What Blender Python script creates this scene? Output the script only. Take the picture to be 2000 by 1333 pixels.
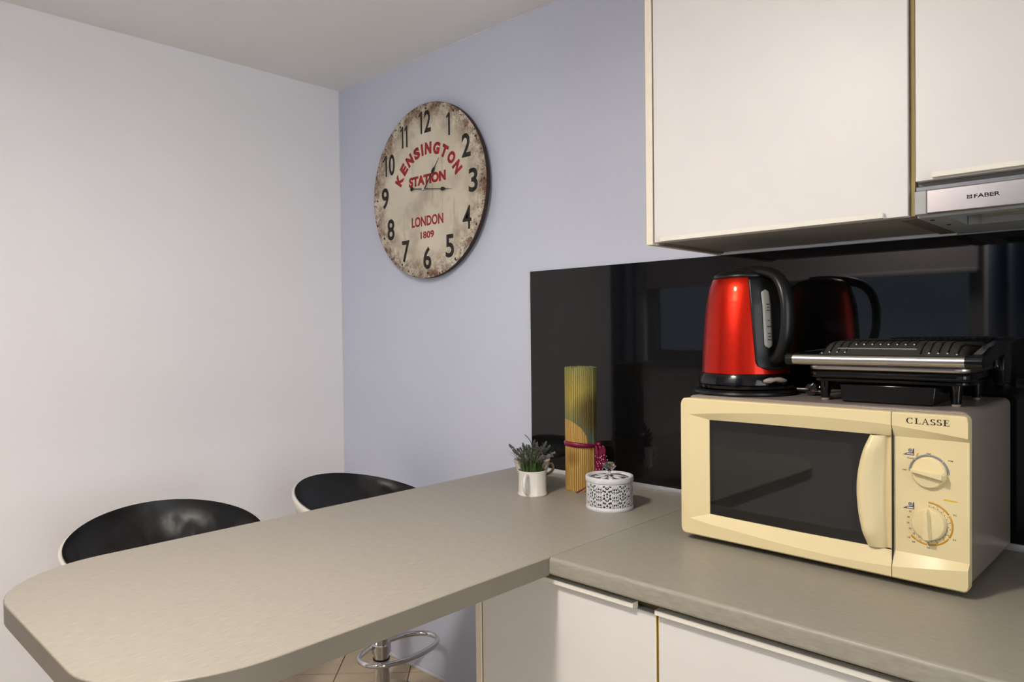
import bpy, bmesh, math, random
from mathutils import Vector, Matrix
sc = bpy.context.scene
COL = sc.collection
for o in list(bpy.data.objects): bpy.data.objects.remove(o)
PI = math.pi
R = math.radians

# ------------------------------------------------------------------ camera, world, exposure
cam_d = bpy.data.cameras.new('camera'); cam = bpy.data.objects.new('camera', cam_d); COL.objects.link(cam)
cam_d.sensor_width = 36.0; cam_d.lens = 1410.8 / 2000 * 36; cam_d.clip_start = .02
yaw, pit, rol = .7595, -.0165, -.0115
fw = Vector((-math.sin(yaw)*math.cos(pit), math.cos(yaw)*math.cos(pit), math.sin(pit)))
r0 = Vector((math.cos(yaw), math.sin(yaw), 0)); u0 = r0.cross(fw)
rr = r0*math.cos(rol) + u0*math.sin(rol); uu = -r0*math.sin(rol) + u0*math.cos(rol)
mw_ = Matrix((rr, uu, -fw)).transposed().to_4x4(); mw_.translation = (2.4183, -1.5887, 1.1881)
cam.matrix_world = mw_
sc.camera = cam
w = bpy.data.worlds.new('world'); sc.world = w; w.use_nodes = True
bg = w.node_tree.nodes['Background']; bg.inputs[0].default_value = (.93, .96, 1, 1); bg.inputs[1].default_value = .86
sc.view_settings.view_transform = 'Standard'; sc.view_settings.look = 'None'
sc.view_settings.gamma = 1; sc.view_settings.use_curve_mapping = False
sc.view_settings.exposure = 2.28
LAMP_POS = (1.60, -1.63); LAMP_EMIT = 57.0; LAMP_COL = (1, .915, .82)

# ------------------------------------------------------------------ materials
def lin(c):
    return tuple(((x/255)/12.92 if x <= 10 else ((x/255+.055)/1.055)**2.4) for x in c)
MATS = {}
def M(name, col, rough=.5, metal=0, spec=.5, coat=0, noise=None, bump=None, trans=0, ior=1.45, emit=0, stretch=None, alpha=None, aniso=0):
    """noise = (scale, amount) colour variation; bump = (scale, strength)"""
    if name in MATS: return MATS[name]
    m = bpy.data.materials.new(name); m.use_nodes = True; MATS[name] = m
    nt = m.node_tree; b = nt.nodes['Principled BSDF']
    c = lin(col) + (1,)
    b.inputs['Base Color'].default_value = c; b.inputs['Roughness'].default_value = rough
    b.inputs['Metallic'].default_value = metal; b.inputs['Specular IOR Level'].default_value = spec
    b.inputs['Coat Weight'].default_value = coat; b.inputs['Coat Roughness'].default_value = .05
    b.inputs['Transmission Weight'].default_value = trans; b.inputs['IOR'].default_value = ior
    b.inputs['Anisotropic'].default_value = aniso
    if emit:
        b.inputs['Emission Color'].default_value = c; b.inputs['Emission Strength'].default_value = emit
    tc = nt.nodes.new('ShaderNodeTexCoord'); mp = nt.nodes.new('ShaderNodeMapping')
    nt.links.new(tc.outputs['Object'], mp.inputs[0])
    if stretch: mp.inputs['Scale'].default_value = stretch
    sc_, am = noise or (25, .03)
    n = nt.nodes.new('ShaderNodeTexNoise'); n.inputs['Scale'].default_value = sc_; n.inputs['Detail'].default_value = 4
    nt.links.new(mp.outputs[0], n.inputs['Vector'])
    mr = nt.nodes.new('ShaderNodeMapRange'); mr.inputs[1].default_value = .25; mr.inputs[2].default_value = .75
    mr.inputs[3].default_value = 1-am; mr.inputs[4].default_value = 1+am
    nt.links.new(n.outputs[0], mr.inputs[0])
    mx = nt.nodes.new('ShaderNodeMix'); mx.data_type = 'RGBA'; mx.blend_type = 'MULTIPLY'; mx.inputs[0].default_value = 1
    mx.inputs[6].default_value = c; nt.links.new(mr.outputs[0], mx.inputs[7])
    nt.links.new(mx.outputs[2], b.inputs['Base Color'])
    if bump:
        bn = nt.nodes.new('ShaderNodeTexNoise'); bn.inputs['Scale'].default_value = bump[0]; bn.inputs['Detail'].default_value = 3
        nt.links.new(mp.outputs[0], bn.inputs['Vector'])
        bp = nt.nodes.new('ShaderNodeBump'); bp.inputs['Strength'].default_value = bump[1]; bp.inputs['Distance'].default_value = .002
        nt.links.new(bn.outputs[0], bp.inputs['Height']); nt.links.new(bp.outputs[0], b.inputs['Normal'])
    return m

white_wall = M('white_wall_paint', (240, 238, 240), .75, noise=(3, .015), bump=(90, .12), spec=.25)
blue_wall = M('lavender_wall_paint', (211, 216, 232), .7, noise=(3, .02), bump=(90, .15), spec=.25)
ceil_m = M('ceiling_paint', (240, 238, 236), .8, noise=(3, .02), bump=(60, .1), spec=.2)
caulk = M('white_caulk', (222, 222, 226), .6)
counter_y = M('grey_laminate', (156, 150, 138), .42, noise=(9, .13), bump=(14, .10), stretch=(60, 5, 20), spec=.4)
counter_x = M('grey_laminate_run', (150, 145, 132), .42, noise=(9, .13), bump=(14, .10), stretch=(5, 60, 20), spec=.4)
counter_edge = M('grey_edge_band', (127, 119, 105), .45, noise=(9, .05), spec=.35)
seam_m = M('laminate_seam', (110, 104, 95), .5)
black_glass = M('black_backpainted_glass', (18, 18, 19), .035, noise=(4, .03), spec=.5)
alu = M('aluminium', (205, 206, 205), .35, metal=.85, noise=(30, .04))
cab_white = M('white_laminate_front', (220, 217, 214), .38, noise=(18, .012), bump=(140, .05), spec=.4)
cab_edge = M('cream_edge_band', (232, 222, 203), .5)
cab_gap = M('yellowed_edge_band', (158, 140, 88), .6, noise=(20, .1))
cab_under = M('grey_carcass_board', (150, 143, 135), .6, noise=(12, .06))
dark_gap = M('dark_recess', (40, 36, 30), .7)
steel = M('brushed_steel', (186, 182, 178), .26, metal=1, noise=(8, .05), stretch=(2, 60, 90), aniso=.4)
chrome = M('chrome', (225, 225, 228), .06, metal=1)
grey_plastic = M('grey_plastic', (168, 170, 168), .45)
ink = M('black_ink', (38, 36, 34), .6)
red_ink = M('red_ink', (168, 38, 42), .6, noise=(60, .15))
cream_pl = M('cream_plastic', (230, 213, 165), .33, noise=(30, .012), spec=.45)
cream_knob = M('cream_knob_plastic', (233, 216, 168), .28, spec=.5)
mw_body = M('painted_steel_casing', (140, 129, 120), .3, noise=(20, .02), spec=.5)
black_pl = M('black_plastic', (17, 17, 17), .35, noise=(40, .05), spec=.5)
gloss_black = M('glossy_black_plastic', (12, 12, 13), .12, spec=.5)
matt_black = M('matt_black_ribbed_plastic', (54, 53, 47), .5, noise=(60, .08), spec=.4)
rubber = M('rubber_foot', (150, 138, 128), .7)
red_metal = M('metallic_red_paint', (203, 32, 9), .34, metal=.88, coat=.22, noise=(300, .06))
gauge_m = M('frosted_gauge_window', (150, 150, 146), .25, noise=(60, .08))
clear_pl = M('smoky_clear_plastic', (160, 150, 140), .12, spec=.6)
ceramic = M('white_ceramic', (232, 226, 218), .16, spec=.5, coat=.3)
cream_cer = M('cream_ceramic', (226, 214, 198), .25, spec=.5)
brown_cer = M('brown_glazed_relief', (126, 100, 74), .4, noise=(90, .3))
soil = M('dark_moss', (26, 32, 18), .9)
leaf_m = M('grassy_green_leaf', (72, 92, 46), .5, noise=(40, .25))
stalk_m = M('dark_green_stalk', (70, 78, 58), .6, noise=(60, .2))
flower_m = M('grey_lilac_bud', (82, 82, 78), .7, noise=(80, .25))
flower2_m = M('pale_lilac_bud', (128, 112, 122), .7, noise=(80, .25))
ribbon_m = M('magenta_satin_ribbon', (126, 8, 58), .35, noise=(60, .15), spec=.6)
dot_m = M('white_ribbon_dot', (235, 215, 222), .5)
jar_m = M('white_enamelled_metal', (214, 214, 215), .45, noise=(90, .06), bump=(180, .2))
liner_m = M('smoky_glass_liner', (96, 96, 94), .2)
lidglass_m = M('mirrored_glass_lid', (150, 142, 136), .12, metal=.6, noise=(70, .2))
crystal_m = M('clear_crystal', (246, 246, 246), .02, trans=1, ior=1.5)
leather = M('black_leather', (24, 23, 23), .38, noise=(30, .2), bump=(16, .9), spec=.45)
shell_m = M('white_gloss_shell', (236, 232, 222), .25, spec=.5)
tile_m = M('beige_stone_tile', (206, 188, 160), .4, noise=(9, .16), bump=(30, .15))
grout_m = M('grey_grout', (112, 102, 88), .8)
curtain_m = M('blue_grey_curtain', (104, 122, 152), .8, noise=(12, .1))
blind_m = M('pale_roller_blind', (196, 190, 196), .7)
frame_m = M('white_window_frame', (150, 150, 154), .4)
lamp_metal = M('lamp_metal', (200, 198, 194), .35, metal=.7)
hook_m = M('cork_backing', (52, 40, 34), .7)
filter_m = M('grease_filter_mesh', (150, 146, 128), .4, metal=.7, noise=(220, .35))

# emitting opal diffuser of the ceiling lamp
lamp_m = bpy.data.materials.new('lit_opal_diffuser'); lamp_m.use_nodes = True
nt = lamp_m.node_tree; nt.nodes.clear()
em = nt.nodes.new('ShaderNodeEmission'); em.inputs[0].default_value = LAMP_COL + (1,); em.inputs[1].default_value = LAMP_EMIT
ou = nt.nodes.new('ShaderNodeOutputMaterial'); nt.links.new(em.outputs[0], ou.inputs[0])
# window pane: tint put in to dim the daylight, with a fresnel reflection
pane_m = bpy.data.materials.new('dimming_window_pane'); pane_m.use_nodes = True
nt = pane_m.node_tree; nt.nodes.clear()
tr = nt.nodes.new('ShaderNodeBsdfTransparent'); tr.inputs[0].default_value = (.30, .33, .37, 1); gl = nt.nodes.new('ShaderNodeBsdfGlossy'); gl.inputs['Roughness'].default_value = .01
fr = nt.nodes.new('ShaderNodeFresnel'); mxs = nt.nodes.new('ShaderNodeMixShader'); ou = nt.nodes.new('ShaderNodeOutputMaterial')
nt.links.new(fr.outputs[0], mxs.inputs[0]); nt.links.new(tr.outputs[0], mxs.inputs[1]); nt.links.new(gl.outputs[0], mxs.inputs[2]); nt.links.new(mxs.outputs[0], ou.inputs[0])

pane2_m = pane_m.copy(); pane2_m.name = 'clear_fill_door_pane'
for n in pane2_m.node_tree.nodes:
    if n.type == 'BSDF_TRANSPARENT': n.inputs[0].default_value = (.95, .97, .97, 1)
def nodes_of(name, rough=.5, spec=.5):
    m = bpy.data.materials.new(name); m.use_nodes = True
    b = m.node_tree.nodes['Principled BSDF']; b.inputs['Roughness'].default_value = rough; b.inputs['Specular IOR Level'].default_value = spec
    tc = m.node_tree.nodes.new('ShaderNodeTexCoord')
    return m, m.node_tree, b, tc
def nmath(nt, op, a, b=None, c=None):
    n = nt.nodes.new('ShaderNodeMath'); n.operation = op
    for i, x in enumerate((a, b, c)):
        if x is None: continue
        if isinstance(x, (int, float)): n.inputs[i].default_value = x
        else: nt.links.new(x, n.inputs[i])
    return n.outputs[0]
def nmix(nt, f, a, b, blend='MIX'):
    n = nt.nodes.new('ShaderNodeMix'); n.data_type = 'RGBA'; n.blend_type = blend
    for i, x in ((0, f), (6, a), (7, b)):
        if isinstance(x, (int, float)): n.inputs[i].default_value = x
        elif isinstance(x, tuple): n.inputs[i].default_value = lin(x) + (1,)
        else: nt.links.new(x, n.inputs[i])
    return n.outputs[2]
def nnoise(nt, vec, scale, detail=4, rough=.5, sx=None):
    if sx:
        mp = nt.nodes.new('ShaderNodeMapping'); mp.inputs['Scale'].default_value = sx; nt.links.new(vec, mp.inputs[0]); vec = mp.outputs[0]
    n = nt.nodes.new('ShaderNodeTexNoise'); n.inputs['Scale'].default_value = scale; n.inputs['Detail'].default_value = detail; n.inputs['Roughness'].default_value = rough
    nt.links.new(vec, n.inputs['Vector']); return n.outputs[0]
def nrange(nt, v, a, b, c=0, d=1):
    n = nt.nodes.new('ShaderNodeMapRange'); nt.links.new(v, n.inputs[0])
    for i, x in enumerate((a, b, c, d)): n.inputs[i+1].default_value = x
    return n.outputs[0]
def ndist(nt, vec, p):
    n = nt.nodes.new('ShaderNodeVectorMath'); n.operation = 'DISTANCE'; nt.links.new(vec, n.inputs[0]); n.inputs[1].default_value = p
    return n.outputs['Value']

# distressed clock face
clock_m, nt, b, tc = nodes_of('distressed_clock_print', .55, .3)
oc = tc.outputs['Object']
base = nmix(nt, nrange(nt, nnoise(nt, oc, 7, 5), .35, .7), (226, 218, 197), (207, 198, 176))
base = nmix(nt, nrange(nt, nnoise(nt, oc, 10, 6, .6, (4, 1, .5)), .58, .75, 0, .55), base, (138, 124, 108))
base = nmix(nt, nrange(nt, nnoise(nt, oc, 5, 3, .6), .54, .68, 0, .5), base, (134, 116, 104))
dd = ndist(nt, oc, (0, 0, 0))
edge = nmath(nt, 'MULTIPLY', nrange(nt, dd, .19, .285), nrange(nt, nnoise(nt, oc, 22, 7, .7), .40, .60))
base = nmix(nt, edge, base, (122, 88, 66))
spk = nmath(nt, 'MULTIPLY', nrange(nt, dd, .23, .285), nrange(nt, nnoise(nt, oc, 110, 3, .7), .56, .62))
base = nmix(nt, spk, base, (62, 42, 34))
for p, rad in (((.118, 0, .245), .045), ((.125, 0, -.255), .035), ((-.11, 0, -.262), .03)):
    s_ = nmath(nt, 'MULTIPLY', nrange(nt, ndist(nt, oc, p), rad, rad*.25), nrange(nt, nnoise(nt, oc, 40, 5, .7), .4, .62))
    base = nmix(nt, s_, base, (66, 34, 28))
nt.links.new(base, b.inputs['Base Color'])

# oven door: black border, perforated screen behind the glass
door_m, nt, b, tc = nodes_of('oven_door_glass', .04, .75)
oc = tc.outputs['Object']
sx = nt.nodes.new('ShaderNodeSeparateXYZ'); nt.links.new(oc, sx.inputs[0])
ds = 2*PI/.0022
dots = nmath(nt, 'MULTIPLY', nmath(nt, 'SINE', nmath(nt, 'MULTIPLY', sx.outputs[0], ds)), nmath(nt, 'SINE', nmath(nt, 'MULTIPLY', sx.outputs[2], ds)))
scr = nmix(nt, nrange(nt, dots, -.2, .5), (30, 30, 29), (12, 12, 12))
inx = nmath(nt, 'MULTIPLY', nmath(nt, 'GREATER_THAN', sx.outputs[0], .064), nmath(nt, 'LESS_THAN', sx.outputs[0], .318))
inz = nmath(nt, 'MULTIPLY', nmath(nt, 'GREATER_THAN', sx.outputs[2], .072), nmath(nt, 'LESS_THAN', sx.outputs[2], .218))
nt.links.new(nmix(nt, nmath(nt, 'MULTIPLY', inx, inz), (9, 9, 9), scr), b.inputs['Base Color'])

# printed slats of the rolled mat
mat_m, nt, b, tc = nodes_of('printed_bamboo_slats', .6, .3)
oc = tc.outputs['Object']
sx = nt.nodes.new('ShaderNodeSeparateXYZ'); nt.links.new(oc, sx.inputs[0])
gr = nnoise(nt, oc, 9, 4, .6, (55, 55, .8))
up = nmix(nt, nrange(nt, sx.outputs[2], .17, .30), (84, 112, 96), (126, 138, 88))
up = nmix(nt, nrange(nt, ndist(nt, oc, (.012, -.04, .245)), .085, .02), up, (176, 162, 76))
up = nmix(nt, nrange(nt, ndist(nt, oc, (.045, .0, .20)), .065, .03), up, (84, 80, 48))
low = nmix(nt, nrange(nt, ndist(nt, oc, (.0, -.041, .085)), .028, .006), (208, 168, 94), (160, 118, 60))
ylw = nmath(nt, 'MAXIMUM', nmath(nt, 'LESS_THAN', sx.outputs[2], .118), nmath(nt, 'LESS_THAN', ndist(nt, oc, (-.02, -.036, .125)), .058))
c_ = nmix(nt, ylw, up, low)
c_ = nmix(nt, nrange(nt, gr, .35, .65, 0, .5), c_, (136, 104, 50))
nt.links.new(c_, b.inputs['Base Color'])

# ------------------------------------------------------------------ mesh building
class MB:
    def __init__(s): s.v = []; s.f = []
    def add(s, vs, fs):
        k = len(s.v); s.v += [tuple(p) for p in vs]; s.f += [tuple(i+k for i in f) for f in fs]; return s
    def box(s, x0, x1, y0, y1, z0, z1):
        return s.add([(x, y, z) for z in (z0, z1) for y in (y0, y1) for x in (x0, x1)],
                     [(0, 2, 3, 1), (4, 5, 7, 6), (0, 1, 5, 4), (2, 6, 7, 3), (0, 4, 6, 2), (1, 3, 7, 5)])
    def lathe(s, prof, n=48, cx=0, cy=0, a0=0, a1=2*PI, cap=True):
        full = abs(a1-a0-2*PI) < 1e-6; k = n if full else n+1
        vs = [(cx+r*math.cos(a0+(a1-a0)*i/n), cy+r*math.sin(a0+(a1-a0)*i/n), z) for r, z in prof for i in range(k)]
        fs = []
        for j in range(len(prof)-1):
            for i in range(n):
                a, b_ = j*k+i, j*k+(i+1) % k if full else j*k+i+1
                fs.append((a, b_, b_+k, a+k))
        if cap and full:
            if prof[0][0] > 1e-5: fs.append(tuple(range(k))[::-1])
            if prof[-1][0] > 1e-5: fs.append(tuple(range((len(prof)-1)*k, len(prof)*k)))
        return s.add(vs, fs)
    def tube(s, pts, r, n=10, closed=False, flat=1.0, up=(0, 0, 1)):
        pts = [Vector(p) for p in pts]; m = len(pts); vs = []; fs = []; nrm = None
        for i, p in enumerate(pts):
            t = (pts[(i+1) % m]-pts[i-1]) if closed else (pts[min(i+1, m-1)]-pts[max(i-1, 0)])
            t.normalize()
            if nrm is None:
                nrm = Vector(up).cross(t)
                if nrm.length < 1e-3: nrm = Vector((1, 0, 0)).cross(t)
            nrm = (nrm-t*nrm.dot(t)).normalized(); bn = t.cross(nrm)
            ri = r[i] if isinstance(r, (list, tuple)) else r
            for k in range(n):
                a = 2*PI*k/n; vs.append(p+nrm*(ri*math.cos(a))+bn*(ri*flat*math.sin(a)))
        for i in range(m if closed else m-1):
            for k in range(n):
                a, b_ = i*n+k, i*n+(k+1) % n; c, d = ((i+1) % m)*n+k, ((i+1) % m)*n+(k+1) % n
                fs.append((a, b_, d, c))
        if not closed: fs += [tuple(range(n))[::-1], tuple(range((m-1)*n, m*n))]
        return s.add(vs, fs)
    def prism(s, out, a, b_, plane='xy'):
        f = {'xy': lambda p, t: (p[0], p[1], t), 'xz': lambda p, t: (p[0], t, p[1]), 'yz': lambda p, t: (t, p[0], p[1])}[plane]
        n = len(out)
        return s.add([f(p, a) for p in out]+[f(p, b_) for p in out],
                     [tuple(range(n))[::-1], tuple(range(n, 2*n))]+[(i, (i+1) % n, n+(i+1) % n, n+i) for i in range(n)])
    def grid(s, rows):
        m = len(rows[0]); vs = [p for r in rows for p in r]
        return s.add(vs, [(j*m+i, j*m+i+1, (j+1)*m+i+1, (j+1)*m+i) for j in range(len(rows)-1) for i in range(m-1)])
    def ball(s, c, r, n=10, m=6, sc=(1, 1, 1)):
        vs = []; fs = []
        for j in range(m+1):
            t = PI*j/m
            for i in range(n):
                a = 2*PI*i/n; vs.append((c[0]+r*sc[0]*math.sin(t)*math.cos(a), c[1]+r*sc[1]*math.sin(t)*math.sin(a), c[2]+r*sc[2]*math.cos(t)))
        for j in range(m):
            for i in range(n): fs.append((j*n+i, (j+1)*n+i, (j+1)*n+(i+1) % n, j*n+(i+1) % n))
        return s.add(vs, fs)
    def build(s, name, mat, parent=None, loc=None, bevel=0, seg=2, smooth=35, solid=0):
        me = bpy.data.meshes.new(name); me.from_pydata(s.v, [], s.f)
        bm = bmesh.new(); bm.from_mesh(me)
        bmesh.ops.remove_doubles(bm, verts=bm.verts, dist=1e-6)
        bmesh.ops.recalc_face_normals(bm, faces=bm.faces); bm.to_mesh(me); bm.free()
        me.materials.append(mat)
        if smooth:
            me.shade_smooth(); me.set_sharp_from_angle(angle=R(smooth))
        o = bpy.data.objects.new(name, me); COL.objects.link(o)
        if parent: o.parent = parent
        if loc: o.location = loc
        if solid:
            md = o.modifiers.new('thickness', 'SOLIDIFY'); md.thickness = solid; md.offset = -1
        if bevel:
            md = o.modifiers.new('bevel', 'BEVEL'); md.width = bevel; md.segments = seg; md.limit_method = 'ANGLE'; md.angle_limit = R(40)
        return o
def tag(o, label, cat, group=None):
    o['label'] = label; o['category'] = cat
    if group: o['group'] = group
    return o
def thing(name, label, cat, loc=(0, 0, 0), rz=0, group=None):
    o = bpy.data.objects.new(name, None); COL.objects.link(o); o.empty_display_size = .05
    o.location = loc; o.rotation_euler = (0, 0, rz)
    return tag(o, label, cat, group)
def struct(o): o['kind'] = 'structure'; return o
def text(name, body, mat, parent, size=(None, .02), pos=(0, 0), y=0, rot=0, bold=0, ext=.0002, center=True):
    """flat lettering standing in the xz plane, facing -y; size = (width or None, height) of the whole word"""
    cu = bpy.data.curves.new('font_curve', 'FONT'); cu.body = body; cu.size = 1; cu.offset = bold; cu.resolution_u = 4
    t = bpy.data.objects.new('font_tmp', cu); COL.objects.link(t)
    dg = bpy.context.evaluated_depsgraph_get(); me = bpy.data.meshes.new_from_object(t.evaluated_get(dg))
    bpy.data.objects.remove(t); bpy.data.curves.remove(cu)
    xs = [v.co.x for v in me.vertices]; ys = [v.co.y for v in me.vertices]
    x0, x1, y0, y1 = min(xs), max(xs), min(ys), max(ys)
    sy = size[1]/(y1-y0); sx_ = sy if size[0] is None else size[0]/(x1-x0)
    ca, sa = math.cos(rot), math.sin(rot)
    for v in me.vertices:
        px = (v.co.x-(x0+x1)/2)*sx_; pz = (v.co.y-(y0+y1)/2)*sy
        v.co = (pos[0]+px*ca-pz*sa, y, pos[1]+px*sa+pz*ca)
    bm = bmesh.new(); bm.from_mesh(me)
    r = bmesh.ops.extrude_face_region(bm, geom=bm.faces[:])
    for g in r['geom']:
        if isinstance(g, bmesh.types.BMVert): g.co.y -= ext
    bmesh.ops.recalc_face_normals(bm, faces=bm.faces); bm.to_mesh(me); bm.free()
    me.materials.clear(); me.materials.append(mat); me.name = name
    o = bpy.data.objects.new(name, me); COL.objects.link(o); o.parent = parent
    return o
def interp(tab, x):
    if x <= tab[0][0]: return tab[0][1]
    for (a, fa), (b_, fb) in zip(tab, tab[1:]):
        if x <= b_: return fa+(fb-fa)*(x-a)/(b_-a)
    return tab[-1][1]

# ------------------------------------------------------------------ room shell
H = 2.118; XR = 3.4; YF = -1.872; TW = .1
struct(MB().box(-TW, XR+TW, YF-TW, TW, -.12, -.008).build('floor', grout_m))
floor = bpy.data.objects['floor']
def clip(poly, ax, val, keep_less):
    out = []
    for i, p in enumerate(poly):
        q = poly[(i+1) % len(poly)]
        ip = (p[ax] <= val) == keep_less; iq = (q[ax] <= val) == keep_less
        if ip: out.append(p)
        if ip != iq:
            t = (val-p[ax])/(q[ax]-p[ax]); out.append((p[0]+(q[0]-p[0])*t, p[1]+(q[1]-p[1])*t))
    return out
s2 = math.sqrt(.5); TS = .25
for i in range(-8, 16):
    for j in range(-8, 22):
        g = .0018
        a0, a1 = .031+i*TS+g, .031+(i+1)*TS-g; b0, b1 = .21+j*TS-.5*TS+g, .21+(j+1)*TS-.5*TS-g
        poly = [((a+b_)*s2, (a-b_)*s2) for a, b_ in ((a0, b0), (a1, b0), (a1, b1), (a0, b1))]
        for ax, v, k in ((0, 0.001, False), (0, XR-.001, True), (1, -.001, True), (1, YF+.001, False)):
            if len(poly) > 2: poly = clip(poly, ax, v, k)
        if len(poly) < 3: continue
        ar = abs(sum(p[0]*q[1]-q[0]*p[1] for p, q in zip(poly, poly[1:]+poly[:1])))/2
        if ar < 2e-4: continue
        MB().prism(poly, -.0079, 0).build('tile', tile_m, floor, smooth=0)
struct(MB().box(-TW, XR+TW, YF-TW, TW, H, H+.1).build('ceiling', ceil_m))
struct(MB().box(-TW, 0, YF-TW, TW, -.008, H).build('wall_left', white_wall))
struct(MB().box(0, XR, 0, TW, -.008, H).build('wall_back', blue_wall))
DY0, DY1, DZ1 = -1.80, -.66, 2.03
m = MB(); m.box(XR, XR+TW, YF-TW, DY0, -.008, H).box(XR, XR+TW, DY1, TW, -.008, H).box(XR, XR+TW, DY0, DY1, DZ1, H)
struct(m.build('wall_right', white_wall))
WX0, WX1, WZ0, WZ1 = .17, 1.79, 1.0, 1.86
m = MB()
m.box(0, WX0, YF-TW, YF, -.008, H).box(WX1, XR, YF-TW, YF, -.008, H).box(WX0, WX1, YF-TW, YF, -.008, WZ0).box(WX0, WX1, YF-TW, YF, WZ1, H)
struct(m.build('wall_front', white_wall))
# caulk beads along the lavender wall
struct(MB().tube([(.0015, -.0015, .0), (.0015, -.0015, H)], .0022, 6).build('trim_1', caulk))
struct(MB().tube([(.0, -.001, H-.0012), (XR, -.001, H-.0012)], .0022, 6).build('trim_2', caulk))
struct(MB().box(.0, 1.34, -.006, 0, 0, .011).build('baseboard_back', caulk, bevel=.002))
struct(MB().box(0, .006, YF, -.006, 0, .011).build('baseboard_left', caulk, bevel=.002))
# window behind the camera (seen in the dark glass)
win = bpy.data.objects.new('window_1', None); COL.objects.link(win); win.location = (0, YF, 0); struct(win)
m = MB()
for a in ((WX0, WX1, WZ0, WZ0+.06), (WX0, WX1, WZ1-.06, WZ1), (WX0, WX0+.06, WZ0+.06, WZ1-.06), (WX1-.06, WX1, WZ0+.06, WZ1-.06), (.95, 1.02, WZ0+.06, WZ1-.06)):
    m.box(a[0], a[1], -.075, -.025, a[2], a[3])
m.build('window_frame', frame_m, win, bevel=.004)
for x0, x1 in ((WX0+.06, .95), (1.02, WX1-.06)):
    MB().box(x0, x1, -.054, -.048, WZ0+.06, WZ1-.06).build('pane', pane_m, win)
MB().box(WX0-.03, WX1+.03, -.02, .05, WZ0-.025, WZ0).build('window_sill', frame_m, win, bevel=.004)
# assumed balcony door, out of view, added to let in fill daylight
dr = bpy.data.objects.new('added_fill_door', None); COL.objects.link(dr); dr.location = (XR, 0, 0); struct(dr)
m = MB()
for a in ((DY0, DY1, 0, .09), (DY0, DY1, DZ1-.07, DZ1), (DY0, DY0+.07, .09, DZ1-.07), (DY1-.07, DY1, .09, DZ1-.07)): m.box(.03, .08, a[0], a[1], a[2], a[3])
m.build('fill_door_frame', frame_m, dr, bevel=.004)
MB().box(.052, .058, DY0+.07, DY1-.07, .09, DZ1-.07).build('pane', pane2_m, dr)
MB().tube([(.03, DY1-.035, 1.0), (.0, DY1-.035, 1.0), (.0, DY1-.035, 1.0), (.0, DY1-.14, 1.0)], .008, 10).build('fill_door_handle', lamp_metal, dr)
bl = thing('roller_blind', 'pale roller blind half drawn over the kitchen window', 'blind', (0, YF, 0))
MB().box(WX0+.02, WX1-.02, .008, .011, 1.415, 1.80).build('blind_cloth', blind_m, bl)
MB().tube([(WX0+.01, .028, 1.82), (WX1-.01, .028, 1.82)], .022, 14).build('roller_tube', blind_m, bl)
MB().box(WX0+.02, WX1-.02, .003, .016, 1.40, 1.418).build('bottom_bar', blind_m, bl, bevel=.003)
def curtain(x0, x1, label):
    n = 80; rows = []
    for z in (.25, .8, 1.4, 1.98):
        rows.append([(x0+(x1-x0)*i/n, .06+.022*math.sin(i/n*(x1-x0)/.07*2*PI)+.006*math.sin(i*.9+z*2), z) for i in range(n+1)])
    t = thing('curtain', label, 'curtain', (0, YF, 0), group='curtains at the window')
    MB().grid(rows).build('cloth', curtain_m, t, solid=.003)
    MB().tube([(x0-.0, .06, 1.99), (x1, .06, 1.99)], .009, 10).build('rod', lamp_metal, t)
curtain(.012, .15, 'narrow blue grey curtain beside the corner of the white wall')
curtain(1.815, 2.28, 'wide blue grey curtain at the other end of the window')
# ceiling lamp
cl = thing('ceiling_lamp', 'round lit ceiling lamp with opal diffuser above the peninsula', 'lamp', (LAMP_POS[0], LAMP_POS[1], H))
MB().lathe([(.0, 0), (.112, 0), (.116, -.012), (.112, -.046), (.106, -.047), (.104, -.031), (.0, -.031)], 40).build('canopy', lamp_metal, cl)
MB().lathe([(.1035, -.0315), (.1, -.038), (.06, -.0415), (0, -.0425)], 40, cap=False).build('diffuser', lamp_m, cl)

# ------------------------------------------------------------------ worktops, splashback
T = .773; TH = .0325; PL = .9274; PR = 1.5655; YT = -1.328; DF = -.60
out = [(PL, -.0015), (PL, -1.155)]
def arc(cx, cy, rx, ry, a0, a1, n=14): return [(cx+rx*math.cos(R(a0+(a1-a0)*i/n)), cy+ry*math.sin(R(a0+(a1-a0)*i/n))) for i in range(n+1)]
out = [(PL, -.0015)]+arc(PL+.17, YT+.185, .17, .185, 180, 270)+arc(PR-.155, YT+.20, .155, .20, 270, 360)+[(PR, -.0015)]
pen = thing('peninsula_worktop', 'grey laminate breakfast bar with rounded end reaching towards the camera', 'worktop', (0, 0, T))
MB().prism(out, -TH+.0008, 0).build('top', counter_y, pen, bevel=.0012, seg=2)
def rim(d): return [(PL-d, -.0015)]+arc(PL+.17, YT+.185, .17+d, .185+d, 180, 270)+arc(PR-.155, YT+.20, .155+d, .20+d, 270, 360)+[(PR+d, -.6015)]
MB().grid([[(p[0], p[1], z) for p in rim(d)] for d, z in ((-.0008, -TH), (.0010, -TH), (.0010, -.0016), (.0004, -.0010), (-.0008, -.0008))]).build('edge_band', counter_edge, pen)
run = thing('wall_worktop', 'grey laminate worktop with rounded front edge along the black splashback', 'worktop', (0, 0, T))
pr_ = [(-.0015, 0)]+[(DF+.007+.007*math.cos(R(a)), -.007+.007*math.sin(R(a))) for a in range(90, 181, 9)]+[(DF+.006+.006*math.cos(R(a)), -TH+.006+.006*math.sin(R(a))) for a in range(180, 271, 15)]+[(-.0015, -TH)]
MB().prism(pr_, PR+.0012, XR-.001, 'yz').build('top', counter_x, run)
MB().box(PR, PR+.0012, DF+.012, -.0015, -TH, -.0003).build('joint_strip', seam_m, run)
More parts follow.
